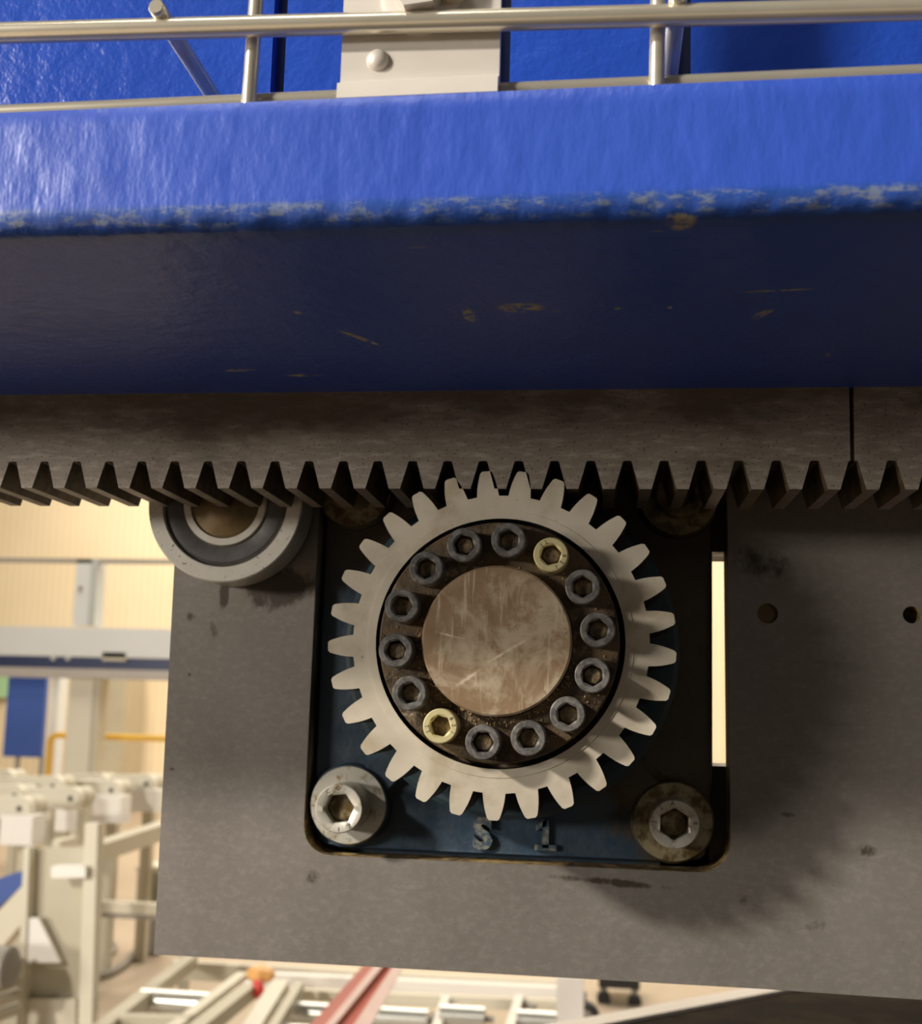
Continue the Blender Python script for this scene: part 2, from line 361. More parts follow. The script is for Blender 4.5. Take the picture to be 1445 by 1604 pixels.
M['panel'] = t.done(t.mix(big, (0.011, 0.045, 0.30), (0.018, 0.068, 0.40)), 0.22, 0.0, t.bump(pk, 0.15, 0.0006, t.bump(pe, 0.45, 0.0016)))

bm = BM(); NX = 520; X0, X1 = -0.62, 0.62; RC = 0.0048; YB = 0.10
prof = [(YB, ZT), (0.0, ZT), (YF*0.5, ZT), (YF+RC*1.6, ZT)]
prof += [(YF+RC-RC*math.sin(a), ZT+RC-RC*math.cos(a)) for a in [k*PI/2/8 for k in range(9)]]
prof += [(YF, ZT+RC+(ZTOP-ZT-RC*1.6)*k/10) for k in range(1, 11)]
prof += [(YF+0.0008, ZTOP-0.0003), (YF+0.003, ZTOP), (YB, ZTOP)]
rows = []
for i in range(NX+1):
    x = X0+(X1-X0)*i/NX; row = []
    for j, (y, z) in enumerate(prof):
        dy = dz = 0.0
        if 3 <= j <= 13:
            e = max(0.0, 1-abs(j-8)/5)
            h = noise.noise(Vector((x*260, z*120, 3.1)))+0.6*noise.noise(Vector((x*620, z*300, 9.7)))
            dy = 0.0009*e*h; dz = 0.0007*e*noise.noise(Vector((x*210, 5.0, z*100)))*(1 if j > 4 else 0)
        elif 13 < j <= 22:
            dy = 0.00025*noise.noise(Vector((x*170+z*40, z*70, 1.0)))
        row.append(bm.verts.new((x, y+dy, z+dz)))
    rows.append(row)
for A, B in zip(rows, rows[1:]):
    for j in range(len(prof)):
        k = (j+1) % len(prof); bm.faces.new((A[j], A[k], B[k], B[j]))
bm.faces.new(rows[0]); bm.faces.new(rows[-1])
o = obj('beam_plate', bm, M['blue'], smooth=True); tag(o, 'thick glossy blue steel beam plate with a chipped lower edge above the toothed rack', 'beam')

# blue panel, wire tray and grey bracket above the beam plate
YP = YF+0.075
bm = BM(); SHADOW_LINES = [438, 789, 1072]  # dark slots imitate the shadows of the upright wires and the bracket
xs = [-0.62]+[U(s, 60, Y=YP).x for s in SHADOW_LINES]+[0.62]
t_ = thing('blue_wall_panel', 'glossy blue painted steel panel with upright slots imitating shadows behind the wire tray', 'panel', (0, YP, ZTOP))
gap = 0.0022
for i in range(4):
    bm = box(BM(), (xs[i]+(gap if i else 0), YP, ZTOP-0.0005), (xs[i+1]-(gap if i < 3 else 0), YP+0.006, ZTOP+0.16)); bevel(bm, 0.0006, 2)
    obj('panel_strip', bm, M['panel'], t_)
obj('shadow_backing', box(BM(), (-0.62, YP+0.006, ZTOP-0.0005), (0.62, YP+0.010, ZTOP+0.16)), simple('dark_blue_shadow', (0.012, 0.03, 0.10), 0.5), t_)

t = NT('galvanised_wire'); n1 = t.noise(200, 4, (0.3, 1, 1))
M['wire'] = t.done(t.mix(n1, (0.56, 0.51, 0.40), (0.74, 0.69, 0.57)), 0.25, 0.68)
tray = thing('wire_cable_tray', 'zinc plated wire basket tray running along the top of the blue beam', 'tray', (0, YF+0.005, ZTOP))
YW = YF+0.0013
pl, pr = U(0, 52, Y=YW), U(1445, 14, Y=YW)
sl = (pr.z-pl.z)/(pr.x-pl.x)
def zw(x): return pl.z+sl*(x-pl.x)
obj('long_wire', tube(BM(), [(-0.5, YW, zw(-0.5)), (0.5, YW, zw(0.5))], 0.0026, 20), M['wire'], tray, True)
YL = YF+0.0095
obj('long_wire', tube(BM(), [(-0.5, YL, ZTOP+0.0046), (0.5, YL, ZTOP+0.0046)], 0.0022, 16), M['wire'], tray, True)
YV = YF+0.0055
for (pa, pb) in (((402, 0), (391, 150)), ((1031, 20), (1029, 130))):
    a = U(*pa, Y=YV); c = U(*pb, Y=YV); d = (a-c)/(a.z-c.z)
    bot = c+d*(ZTOP-0.0002-c.z); top = c+d*(ZTOP+0.07-c.z)
    obj('upright_wire', tube(BM(), [bot, top], 0.0019, 16), M['wire'], tray, True)
for (px, py) in ((243, 27), (1064, 2)):
    a = U(px, py, Y=YW-0.004)
    a.z = max(a.z, zw(a.x)+0.0036)
    bm = tube(BM(), [a, a+Vector((0, 0.0006, 0)), a+Vector((0, 0.086, 0))], [0.0018, 0.0022, 0.0022], 16)
    obj('cross_wire', bm, M['wire'], tray, True)

# bracket
t = NT('grey_bracket_metal'); n1 = t.noise(120, 4, (0.4, 1, 1))
M['bracket'] = t.done(t.mix(n1, (0.50, 0.46, 0.42), (0.62, 0.58, 0.53)), 0.45, 0.25)
YK = YF+0.0045
br = thing('grey_bracket', 'grey metal bracket with a folded foot and a domed rivet standing on the blue beam', 'bracket', (U(655, 120, Y=YK).x, YK, ZTOP))
x0, x1 = U(535, 90, Y=YK).x, U(783, 90, Y=YK).x
fl = U(650, 128, Y=YK).z
sec = [(YK, ZTOP+0.16), (YK, fl+0.001), (YK-0.0006, fl), (YK-0.0030, fl-0.0012), (YK-0.0034, ZTOP), (YK-0.0004, ZTOP), (YK-0.0002, fl-0.0020), (YK+0.0022, fl-0.0006), (YK+0.0026, fl+0.001), (YK+0.0026, ZTOP+0.16)]
bm = BM(); A = [bm.verts.new((x0, y, z)) for y, z in sec]; B = [bm.verts.new((x1, y, z)) for y, z in sec]
for j in range(len(sec)): bm.faces.new((A[j], A[(j+1) % len(sec)], B[(j+1) % len(sec)], B[j]))
bm.faces.new(A); bm.faces.new(B)
obj('bracket_plate', bm, M['bracket'], br)
p = U(592, 95, Y=YK); rr = 16*(p-CAM).length/F
obj('rivet', lathe(BM(), (p.x, p.z), [(rr, YK), (rr*0.97, YK-0.0006), (rr*0.75, YK-0.0014), (rr*0.4, YK-0.0019), (0, YK-0.002)], 32), M['bracket'], br, True)
p = U(660, 0, Y=YK); mm = (p-CAM).length/F
bm = BM(); lathe(bm, (p.x, p.z+2*mm), [(56*mm, YK), (56*mm, YK-0.0016), (44*mm, YK-0.0020), (0, YK-0.002)], 40)
w = obj('washer', bm, M['bracket'], br, True)
bm = sheet(BM(), [circle((p.x, p.z+2*mm), 40*mm, 6, 0.1)], YK-0.0075, YK-0.0018)
obj('hex_head', bm, M['bracket'], br)
bm = sheet(BM(), [circle((p.x+46*mm, p.z+8*mm), 24*mm, 24)], YK-0.004, YK-0.0018)
obj('cable_clip', bm, simple('cream_clip', (0.62, 0.55, 0.42), 0.5, 0.1), br)

# ------------------------------------------------------------------ gear rack (two lengths butted at a seam)
PITCH = PI*0.00412
XT = U(784.5, 745, Y=0.0).x                      # a tooth tip over the pinion axis
ZR = U(784, 722, Y=0.0).z; ZTIP = U(784, 765.5, Y=0.0).z
mm0 = 0.124/548
hw_root, hw_tip = 7.0*mm0, 19.3*mm0              # half widths of the gap at its top and at the tooth tips
RD = 0.039
def rack(x0, x1, name, label):
    bm = BM(); pts = [(x0, ZT+0.0006), (x0, None)]
    k = math.ceil((x0-0.001-XT)/PITCH-0.5); gaps = []
    while XT+(k+0.5)*PITCH <= x1+1e-3:
        g = XT+(k+0.5)*PITCH; k += 1
        if g >= x0-1e-3: gaps.append(g)
    prof = []
    for g in gaps:
        if g-hw_tip > x0: prof += [(g-hw_tip, ZTIP), (g-hw_root-0.0002, ZR-0.0011)]
        if abs(g-x0) > 1e-3: prof += [(g-hw_root, ZR-0.0003), (g-hw_root+0.0006, ZR)]
        if abs(g-x1) > 1e-3: prof += [(g+hw_root-0.0006, ZR), (g+hw_root, ZR-0.0003)]
        if g+hw_tip < x1: prof += [(g+hw_root+0.0002, ZR-0.0011), (g+hw_tip, ZTIP)]
    if prof[0][0] > x0: prof = [(x0, prof[0][1] if abs(prof[0][1]-ZTIP) < 1e-5 else ZR)]+prof
    if prof[-1][0] < x1: prof.append((x1, prof[-1][1]))
    loop = [(x0, ZT+0.0004)]+prof+[(x1, ZT+0.0004)]
    n = len(loop)
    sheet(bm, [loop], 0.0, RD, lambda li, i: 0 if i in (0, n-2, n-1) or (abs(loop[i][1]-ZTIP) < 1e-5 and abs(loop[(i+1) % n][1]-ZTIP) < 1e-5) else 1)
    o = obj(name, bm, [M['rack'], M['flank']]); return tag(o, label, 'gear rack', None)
XS = U(1341, 690, Y=0.0).x
kk = round((XS-XT)/PITCH-0.5); XS = XT+(kk+0.5)*PITCH
rack(XT-40.5*PITCH, XS-0.0009, 'gear_rack', 'grey steel toothed rack meshing with the pinion gear')
rack(XS+0.0007, XT+40.5*PITCH, 'gear_rack', 'next length of steel toothed rack, beyond the butt seam')
bpy.data.objects['gear_rack.001'] if 'gear_rack.001' in bpy.data.objects else None

# ------------------------------------------------------------------ pinion
Z_T = 29; RO, RR = 0.062, 0.062-0.0093
GW = 0.040
gear = thing('pinion_gear', 'pale steel spur gear with a ring of socket screws round a worn shaft end', 'gear', (0, 0, 0))
ph0 = math.radians(83.2)
loop = []
def tw(rr):   # half tooth angle at radius rr (involute-like)
    s_ = (rr-RR)/(RO-RR)
    half = (35.5*(1-s_)+17.0*s_+14.0*s_*(1-s_)-5.0*(1-s_)**6*s_)/2*mm0
    return half/rr
for k in range(Z_T):
    c = ph0+2*PI*k/Z_T
    for rr in (RR+0.0001, RR+0.0012, RR+0.003, RR+0.005, RR+0.007, RO-0.0006, RO):
        e = tw(rr)-(0.0005/rr if rr == RO else 0)
        loop.append((rr*math.cos(c-e), rr*math.sin(c-e)))
    for rr in (RO, RO-0.0006, RR+0.007, RR+0.005, RR+0.003, RR+0.0012, RR+0.0001):
        e = tw(rr)-(0.0005/rr if rr == RO else 0)
        loop.append((rr*math.cos(c+e), rr*math.sin(c+e)))
RB = 0.0444
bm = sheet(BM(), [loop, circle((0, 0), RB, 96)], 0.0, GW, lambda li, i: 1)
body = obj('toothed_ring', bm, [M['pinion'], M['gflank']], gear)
# faint turned shoulder round the bore
bm = lathe(BM(), (0, 0), [(RB, 0.0010), (RB, -0.0003), (RB+0.0030, -0.0003), (RB+0.0034, 0.0010)], 96, True)
obj('bore_shoulder', bm, M['pinion'], gear, True)
HY = -0.0040
bm = lathe(BM(), (0, 0), [(0.0262, HY+0.0005), (0.0264, HY), (0.0418, HY), (0.0424, HY+0.0006), (0.0425, 0.012), (0.0444, 0.012), (0.0444, 0.034), (0.0262, 0.034)], 96, True)
hub = obj('locking_hub', bm, M['hub'], gear, True)
SY = -0.0105
bm = lathe(BM(), (0, 0), [(0, SY), (0.0254, SY), (0.0261, SY+0.0007), (0.0261, 0.036), (0, 0.036)], 96)
obj('shaft_end', bm, M['shaft'], gear, True)
def socket_screw(bm, c, y0, y1, r, af, depth, seg=36, ph=0.0):
    """cap screw head from y0 (top) to y1 with a hex socket; c = (x, z)"""
    hexp = [(c[0]+af*math.cos(ph+PI/3*k), c[1]+af*math.sin(ph+PI/3*k)) for k in range(6)]
    top = circle(c, r-0.0004, seg)
    bot = circle(c, r, seg)
    edges = []
    vt = [bm.verts.new((p[0], y0, p[1])) for p in top]; vh = [bm.verts.new((p[0], y0, p[1])) for p in circle(c, af*1.06, seg)]
    for i in range(seg): bm.faces.new((vt[i], vt[(i+1) % seg], vh[(i+1) % seg], vh[i]))
    vb = [bm.verts.new((p[0], y0+0.0004, p[1])) for p in bot]; ve = [bm.verts.new((p[0], y1, p[1])) for p in bot]
    for i in range(seg):
        j = (i+1) % seg
        bm.faces.new((vt[i], vt[j], vb[j], vb[i])); bm.faces.new((vb[i], vb[j], ve[j], ve[i]))
    bm.faces.new(ve)
    # chamfer into the hexagon, its walls and floor
    def hexr(a):
        a = (a-ph) % (PI/3)-PI/6; return af*math.cos(PI/6)/math.cos(a)
    vx = []
    for i in range(seg):
        a = 2*PI*i/seg; rr = hexr(a); vx.append((rr, a))
    v1 = [bm.verts.new((c[0]+rr*math.cos(a), y0+0.0006, c[1]+rr*math.sin(a))) for rr, a in vx]
    v2 = [bm.verts.new((c[0]+rr*math.cos(a), y0+depth, c[1]+rr*math.sin(a))) for rr, a in vx]
    for i in range(seg):
        j = (i+1) % seg
        bm.faces.new((vh[i], vh[j], v1[j], v1[i])); bm.faces.new((v1[i], v1[j], v2[j], v2[i]))
    bm.faces.new(v2)
    return bm
RS, RH = 0.0350, 0.0060
HT = -0.0130
rnd = random.Random(3)
for k in range(14):
    a = math.radians(58.3)-2*PI*k/14; c = (RS*math.cos(a), RS*math.sin(a)); gold = k in (0, 7)
    ph = rnd.uniform(0, 1)
    s_ = obj('socket_screw', socket_screw(BM(), c, HT, HY+0.0004, RH, 0.0038, 0.0050, 36, ph), M['gold'] if gold else M['screw'], gear, True,
             'yellow zinc plated socket screw' if gold else None)
    bm = lathe(BM(), c, [(0.0038, HT+0.0049), (0.0026, HT+(0.0042 if k % 3 else 0.0030)), (0, HT+(0.0044 if k % 3 else 0.0028))], 16)
    obj('socket_grease', bm, M['grease'], s_, True)
    if gold:
        bm = BM(); chars = ('J', 'L', '1', '2', '8') if k == 0 else ('J', 'L', '8', '2', '1')
        angs = (135, 110, -65, -35, -5) if k == 0 else (205, 180, 35, 5, -25)
        for ch, an in zip(chars, angs):
            an = math.radians(an); add_text(bm, ch, 0.0019, 0.00006, (c[0]+0.0046*math.cos(an), HT-0.00005, c[1]+0.0046*math.sin(an)), an-PI/2)
        obj('stamped_marks', bm, M['stamp'], s_)

# crumbs of dried grease caught between the screws and the shaft
bm = BM(); rnd = random.Random(11)
for k in range(420):
    a = math.radians(rnd.choice((rnd.gauss(-48, 28), rnd.gauss(-110, 25), rnd.gauss(-165, 25), rnd.uniform(0, 360))))
    rr = rnd.choice((rnd.uniform(0.0263, 0.0292), rnd.uniform(0.027, 0.041)))
    sz = rnd.uniform(0.0002, 0.00065); c = Vector((rr*math.cos(a), HY-sz*0.3, rr*math.sin(a)))
    vv = [bm.verts.new(c+Vector((rnd.uniform(0.5, 1.2)*sz*q[0], rnd.uniform(0.5, 1.2)*sz*q[1], rnd.uniform(0.5, 1.2)*sz*q[2]))) for q in ((1, 0, 0), (0, 0, 1), (-1, 0, 0), (0, 0, -1), (0, -1, 0), (0, 1, 0))]
    for i in range(4): bm.faces.new((vv[i], vv[(i+1) % 4], vv[4])); bm.faces.new((vv[i], vv[(i+1) % 4], vv[5]))
o = obj('grease_crumbs', bm, M['crumb'], gear); o['kind'] = 'stuff'
# ------------------------------------------------------------------ gearbox flange seen through the plate cut-out
YG = 0.066; YPB = PY_+0.0155
gb = thing('gearbox', 'dark blue oily cast gearbox flange bolted behind the pinion gear', 'gearbox', (U(800, 1330, Y=YG).x, YG, U(800, 1330, Y=YG).z))
xl = U(505, 1000, Y=YG).x; xr = U(1116, 1030, Y=YG).x; zb = U(800, 1338, Y=YG).z
zt = zb+(xr-xl)
rc = 0.014
fl_loop = rounded([(xl, zb), (xr, zb), (xr, zt), (xl, zt)], [rc]*4, 8)
cx, cz = (xl+xr)/2, (zb+zt)/2
bm = sheet(BM(), [fl_loop], YG, YG+0.014)
bevel(bm, 0.0008, 2)
flange = obj('flange', bm, M['gearbox'], gb)
BR = 0.0662
bm = lathe(BM(), (0, 0), [(0, 0.0445), (BR-0.002, 0.0445), (BR, 0.0465), (BR, YG+0.002), (0, YG+0.002)], 72)
obj('boss', bm, M['boss'], gb, True)
bm = lathe(BM(), (0, 0), [(0.030, GW-0.004), (0.030, 0.046), (0.026, 0.046), (0.026, GW-0.004)], 48, True)
obj('shaft_collar', bm, M['boss'], gb, True)
# body behind the plate, its corner lugs close the slit at top and bottom
bm = lathe(BM(), (cx, cz), [(0, YG+0.012), (0.070, YG+0.012), (0.070, YG+0.19), (0.060, YG+0.20), (0, YG+0.20)], 48)
obj('housing', bm, M['gearbox'], gb, True)
bm = box(BM(), (xl-0.006, YPB, zb-0.008), (xr-0.0005, YPB+0.12, zt)); bevel(bm, 0.003, 2)
obj('mounting_block', bm, M['gearbox'], gb)
for zc, hh in ((U(1125, 800, Y=YPB).z, abs(U(1125, 865, Y=YPB).z-U(1125, 800, Y=YPB).z)), (U(1125, 1290, Y=YPB).z, abs(U(1125, 1200, Y=YPB).z-U(1125, 1290, Y=YPB).z))):
    for xc in (xr-0.004,):
        bm = box(BM(), (xc-0.016, YPB, zc-hh), (xc+0.016, YPB+0.030, zc+hh)); bevel(bm, 0.004, 3)
        obj('corner_lug', bm, M['gearbox'], gb)
boltpos = [U(551, 1259, Y=YG), U(1053, 1285, Y=YG), U(560, 770, Y=YG), U(1062, 783, Y=YG)]
# cast ribs from the boss towards the lower bolts
for i in (0, 1):
    p = boltpos[i]; d = Vector((p.x, 0, p.z)).normalized(); q = Vector((-d.z, 0, d.x))
    a = d*0.064; e = Vector((p.x, 0, p.z))-d*0.006; bm = BM()
    vs_ = []
    for pt in (a, e):
        for sgn, yy in ((-1, YG+0.001), (-0.55, YG-0.004), (0.55, YG-0.004), (1, YG+0.001)):
            vs_.append(bm.verts.new((pt+q*sgn*0.011).to_tuple()[0:1]+(yy,)+((pt+q*sgn*0.011).z,)))
    for j in range(4): bm.faces.new((vs_[j], vs_[(j+1) % 4], vs_[4+(j+1) % 4], vs_[4+j]))
    bm.faces.new(vs_[:4]); bm.faces.new(vs_[4:])
    obj('rib', bm, M['gearbox'], gb)
# bolts with washers
for i, p in enumerate(boltpos):
    c = (p.x, p.z); mm = (p-CAM).length/F
    zm = M['zinc'] if i == 0 else M['oilyzinc']
    bm = lathe(BM(), c, [(62*mm, YG+0.001), (62*mm, YG-0.003), (58*mm, YG-0.004), (0, YG-0.004)], 48)
    obj('bolt_boss', bm, M['gearbox'], gb, True)
    yw = YG-0.004
    bm = lathe(BM(), c, [(0.0075, yw+0.0002), (57*mm, yw+0.0002), (58.5*mm, yw-0.0006), (58.5*mm, yw-0.0018), (57*mm, yw-0.0024), (0.0075, yw-0.0024)], 64, True)
    obj('washer', bm, zm, gb, True)
    yh = yw-0.0024
    bh = 0.0165 if i == 0 else 0.009
    s_ = obj('socket_bolt', socket_screw(BM(), c, yh-bh, yh+0.0002, 36.5*mm*(0.445/0.46), 0.0062, 0.0065, 48, 0.12 if i == 0 else 0.5), zm if i != 1 else M['zinc'], gb, True,
             'bright zinc socket bolt' if i == 0 else None)
    bm = lathe(BM(), c, [(0.0058, yh-bh+0.0064), (0.0045, yh-bh+0.0050), (0, yh-bh+0.0045)], 20)
    obj('socket_grease', bm, M['oilyzinc'], s_, True)
    if i in (0, 1):
        bm = BM(); R_ = 0.0079
        for ch, an in ((('C', 125), ('G', 95), ('I', -88), ('Z', -55)) if i == 0 else (('A', 95), ('2', 130), ('8', 5), ('J', 175))):
            an = math.radians(an); add_text(bm, ch, 0.0024, 0.00006, (c[0]+R_*math.cos(an), yh-bh-0.00005, c[1]+R_*math.sin(an)), an-PI/2)
        obj('stamped_marks', bm, M['stamp'], s_)
# raised cast characters on the flange
p = U(757, 1307, Y=YG); bm = BM(); add_text(bm, 'S', 0.0165, 0.0014, (p.x, YG-0.0012, p.z), 0.0, 0.0008)
obj('raised_letter', bm, M['letter'], gb)
p = U(855, 1305, Y=YG); bm = BM(); box(bm, (p.x-0.0012, YG-0.0020, p.z-0.0056), (p.x+0.0014, YG+0.0004, p.z+0.0056)); box(bm, (p.x-0.0042, YG-0.0020, p.z-0.0066), (p.x+0.0046, YG+0.0004, p.z-0.0044))
v_ = [bm.verts.new((p.x+dx, yy, p.z+dz)) for yy in (YG-0.0020, YG+0.0004) for dx, dz in ((0.0004, 0.0056), (-0.0038, 0.0032), (-0.0038, 0.0010), (0.0004, 0.0030))]
for f in ((0, 1, 2, 3), (4, 5, 6, 7), (0, 1, 5, 4), (1, 2, 6, 5), (2, 3, 7, 6), (3, 0, 4, 7)): bm.faces.new([v_[i] for i in f])
obj('raised_letter', bm, M['letter'], gb)

# ------------------------------------------------------------------ carriage plate (open at the top behind the rack)
YPL, TH = PY_, 0.015
def P2(px, py, Y=YPL): p = U(px, py, Y=Y); return (p.x, p.z)
top = ZT-0.012
cl, cr = P2(498, 860), P2(1141, 860)
outer = [P2(275, 850), P2(241, 1495), P2(1200, 1549.5), P2(1445, 1566)]
far = (0.34, outer[3][1]+(outer[3][1]-outer[2][1])/(outer[3][0]-outer[2][0])*(0.34-outer[3][0]))
cut = rounded([P2(500, 800), P2(474, 1338), P2(1146, 1369), P2(1140, 800)], [0, 0.0135, 0.0145, 0], 10)
loop = [(outer[0][0]+0.002, top), outer[0], outer[1], outer[2], outer[3], far, (0.34, top), (cut[-1][0], top)]+cut[::-1]+[(cut[0][0], top)]
n_out = 7
h1, h2 = P2(1203, 961), P2(1429, 963)
hole1 = circle(h1, 15.5*0.453/F, 28); hole2 = circle(h2, 13*0.453/F, 24)
nL = len(loop); 
def wm(li, i):
    if li > 0: return 1
    if i >= 7 and i < nL-1:
        z = (loop[i][1]+loop[(i+1) % nL][1])/2
        return 2 if z > P2(500, 1215)[1] else 1
    return 0
bm = sheet(BM(), [loop, hole1, hole2], YPL, YPL+TH, wm)
cp = thing('carriage_plate', 'large grey steel carriage plate with a rounded cut-out framing the gear', 'plate', (0, YPL, outer[2][1]))
obj('plate_body', bm, [M['plate'], M['rust'], M['cut']], cp)
bm = lathe(BM(), h1, [(0, YPL+0.0012), (15.4*0.453/F, YPL+0.0012), (15.4*0.453/F, YPL+0.012), (0, YPL+0.012)], 28)
obj('dowel_pin', bm, simple('rusty_pin', (0.085, 0.052, 0.018), 0.6, 0.1, 0.35, 300), cp)

bm = lathe(BM(), h2, [(0, YPL+0.009), (12.9*0.453/F, YPL+0.009), (12.9*0.453/F, YPL+0.0145), (0, YPL+0.0145)], 24)
obj('hole_bottom', bm, M['grease'], cp)
# ------------------------------------------------------------------ bearing rolling under the beam plate
YBE = 0.041
pc = U(352, 788, Y=YBE); RBE = 122*(pc-CAM).length/F
cb = (pc.x, pc.z)
be = thing('roller_bearing', 'greasy ball bearing wheel on the corner of the steel plate, under the rack', 'bearing', (cb[0], YBE, cb[1]-RBE))
y1 = YBE+0.0165
R = RBE
obj('outer_ring', lathe(BM(), cb, [(R*0.80, YBE+0.0006), (R*0.81, YBE), (R*0.985, YBE), (R, YBE+0.0006), (R, y1-0.0006), (R*0.985, y1), (R*0.80, y1)], 96, True), M['bearing'], be, True)
obj('shield', lathe(BM(), cb, [(R*0.54, YBE+0.0016), (R*0.57, YBE+0.0010), (R*0.74, YBE+0.0010), (R*0.80, YBE+0.0024), (R*0.80, y1-0.002), (R*0.54, y1-0.002)], 80, True), M['shield'], be, True)
obj('inner_ring', lathe(BM(), cb, [(R*0.44, YBE+0.0008), (R*0.45, YBE+0.0002), (R*0.53, YBE+0.0002), (R*0.54, YBE+0.0008), (R*0.54, y1+0.0012), (R*0.44, y1+0.0012)], 72, True), M['bearing'], be, True)
obj('axle_bolt', lathe(BM(), cb, [(0, YBE-0.0010), (R*0.22, YBE-0.0009), (R*0.25, YBE-0.0002), (R*0.40, YBE+0.0004), (R*0.44, YBE+0.0012), (R*0.44, YPL+0.004), (0, YPL+0.004)], 56), M['pin'], be, True)

# ------------------------------------------------------------------ brown machine bed in front and below; unseen near part added against floor bounce
bz = CAM.z-0.26
A = U(960, 1607, Z=bz); B = U(1200, 1561, Z=bz); d = (B-A).normalized()
a0 = A-d*0.9; b0 = B+d*0.9; nrm = Vector((d.y, -d.x, 0))
bm = BM(); pl4 = [a0, b0, b0+nrm*1.0, a0+nrm*1.0]
v0 = [bm.verts.new((p.x, p.y, bz)) for p in pl4]; v1 = [bm.verts.new((p.x, p.y, bz-0.05)) for p in pl4]
bm.faces.new(v0); bm.faces.new(v1)
for i in range(4): bm.faces.new((v0[i], v0[(i+1) % 4], v1[(i+1) % 4], v1[i]))
bed = thing('machine_bed', 'dark brown oily steel machine bed with a pale metal edge strip below the plate', 'machine bed', (A.x, A.y, bz-0.05))
t = NT('oily_brown_steel'); n1 = t.noise(14, 6, rough=0.7)
obj('bed_plate', bm, t.done(t.mix(t.ramp(n1, 0.35, 0.7), (0.018, 0.012, 0.007), (0.050, 0.033, 0.017)), 0.9, 0.0, spec=0.1), bed)
bm = BM(); wdt = 0.022
q = [a0-nrm*wdt, b0-nrm*wdt, b0, a0]
v0 = [bm.verts.new((p.x, p.y, bz+0.003)) for p in q]; v1 = [bm.verts.new((p.x, p.y, bz-0.05)) for p in q]
bm.faces.new(v0); bm.faces.new(v1)
for i in range(4): bm.faces.new((v0[i], v0[(i+1) % 4], v1[(i+1) % 4], v1[i]))
obj('edge_strip', bm, simple('pale_edge_steel', (0.62, 0.57, 0.52), 0.4, 0.2), bed)

# ------------------------------------------------------------------ things in the hall behind
M['cream'] = simple('cream_machine_paint', (0.50, 0.455, 0.345), 0.45, 0, 0.1, 3)
M['cream2'] = simple('pale_cream_paint', (0.66, 0.61, 0.49), 0.4, 0, 0.08, 3)
M['white'] = simple('white_plastic', (0.86, 0.82, 0.77), 0.4, 0, 0.04, 3)
M['grey'] = simple('light_grey_paint', (0.62, 0.62, 0.60), 0.45, 0, 0.06, 3)
M['dgrey'] = simple('mid_grey_paint', (0.30, 0.27, 0.23), 0.5, 0, 0.1, 3)
M['bluepaint'] = simple('hall_blue_paint', (0.035, 0.085, 0.33), 0.4, 0, 0.08, 3)
M['navy'] = simple('hall_navy_paint', (0.02, 0.035, 0.12), 0.4, 0, 0.08, 3)
M['yellow'] = simple('safety_yellow', (0.80, 0.48, 0.06), 0.4, 0, 0.06, 3)
M['black'] = simple('black_rubber', (0.02, 0.019, 0.018), 0.6, 0, 0.2, 10)
M['roller'] = simple('roller_steel', (0.55, 0.54, 0.49), 0.25, 0.6, 0.06, 10)
M['green'] = simple('green_notice', (0.42, 0.66, 0.36), 0.5, 0, 0.05, 3)
M['redbar'] = simple('faded_red_paint', (0.42, 0.13, 0.10), 0.4, 0, 0.12, 20)
M['pink'] = simple('pink_highlight', (0.78, 0.60, 0.54), 0.35, 0.1, 0.12, 20)
M['orange'] = simple('orange_plastic', (0.80, 0.42, 0.14), 0.5, 0, 0.1, 20)
M['red'] = simple('red_plastic', (0.72, 0.06, 0.05), 0.4, 0, 0.1, 20)

# gantry across the hall
YGA = 8.0
g = thing('gantry_frame', 'pale grey gantry beam with a navy strip and a post rising to a thin rail', 'gantry', U(110, 1190, Y=YGA))
obj('upper_beam', bevel(pxbox(BM(), -700, 978, 420, 1023, YGA, 0.25), 0.01), M['grey'], g)
obj('navy_strip', pxbox(BM(), -700, 1023, 420, 1041, YGA+0.06, 0.12), M['navy'], g)
obj('lower_rail', pxbox(BM(), -700, 1041, 420, 1056, YGA-0.02, 0.25), simple('warm_grey_paint', (0.40, 0.36, 0.32), 0.5), g)
bm = pxbox(BM(), 117, 876, 141, 980, YGA+0.02, 0.10); obj('post', bm, M['grey'], g)
obj('post_flange', pxbox(BM(), 141, 876, 151, 980, YGA+0.01, 0.14), simple('shade_grey_paint', (0.42, 0.43, 0.40), 0.5), g)
obj('thin_rail', pxbox(BM(), -700, 872, 420, 879, YGA+0.02, 0.04), M['dgrey'], g)
p = U(127, 921, Y=YGA+0.02); obj('bolt', lathe(BM(), (p.x, p.z), [(0.02, YGA+0.02), (0.02, YGA+0.005), (0, YGA)], 12), M['dgrey'], g)
for (x0, x1, m_, dy) in ((98, 136, M['cream2'], 0.05), (137, 147, M['cream'], 0.05), (69, 82, M['grey'], 0.75)):
    q = pxbox(BM(), x0, 1050, x1, 1420, YGA+dy, 0.15); obj('column', q, m_, g)
for px in (80, 103): obj('roller_wheel', lathe(BM(), (U(px, 1030, Y=YGA).x, U(px, 1030, Y=YGA).z), [(0.022, YGA+0.06), (0.022, YGA+0.03), (0, YGA+0.03)], 16), M['grey'], g)
obj('end_stop', pxbox(BM(), 160, 1022, 197, 1035, YGA+0.0, 0.1), M['cream'], g)
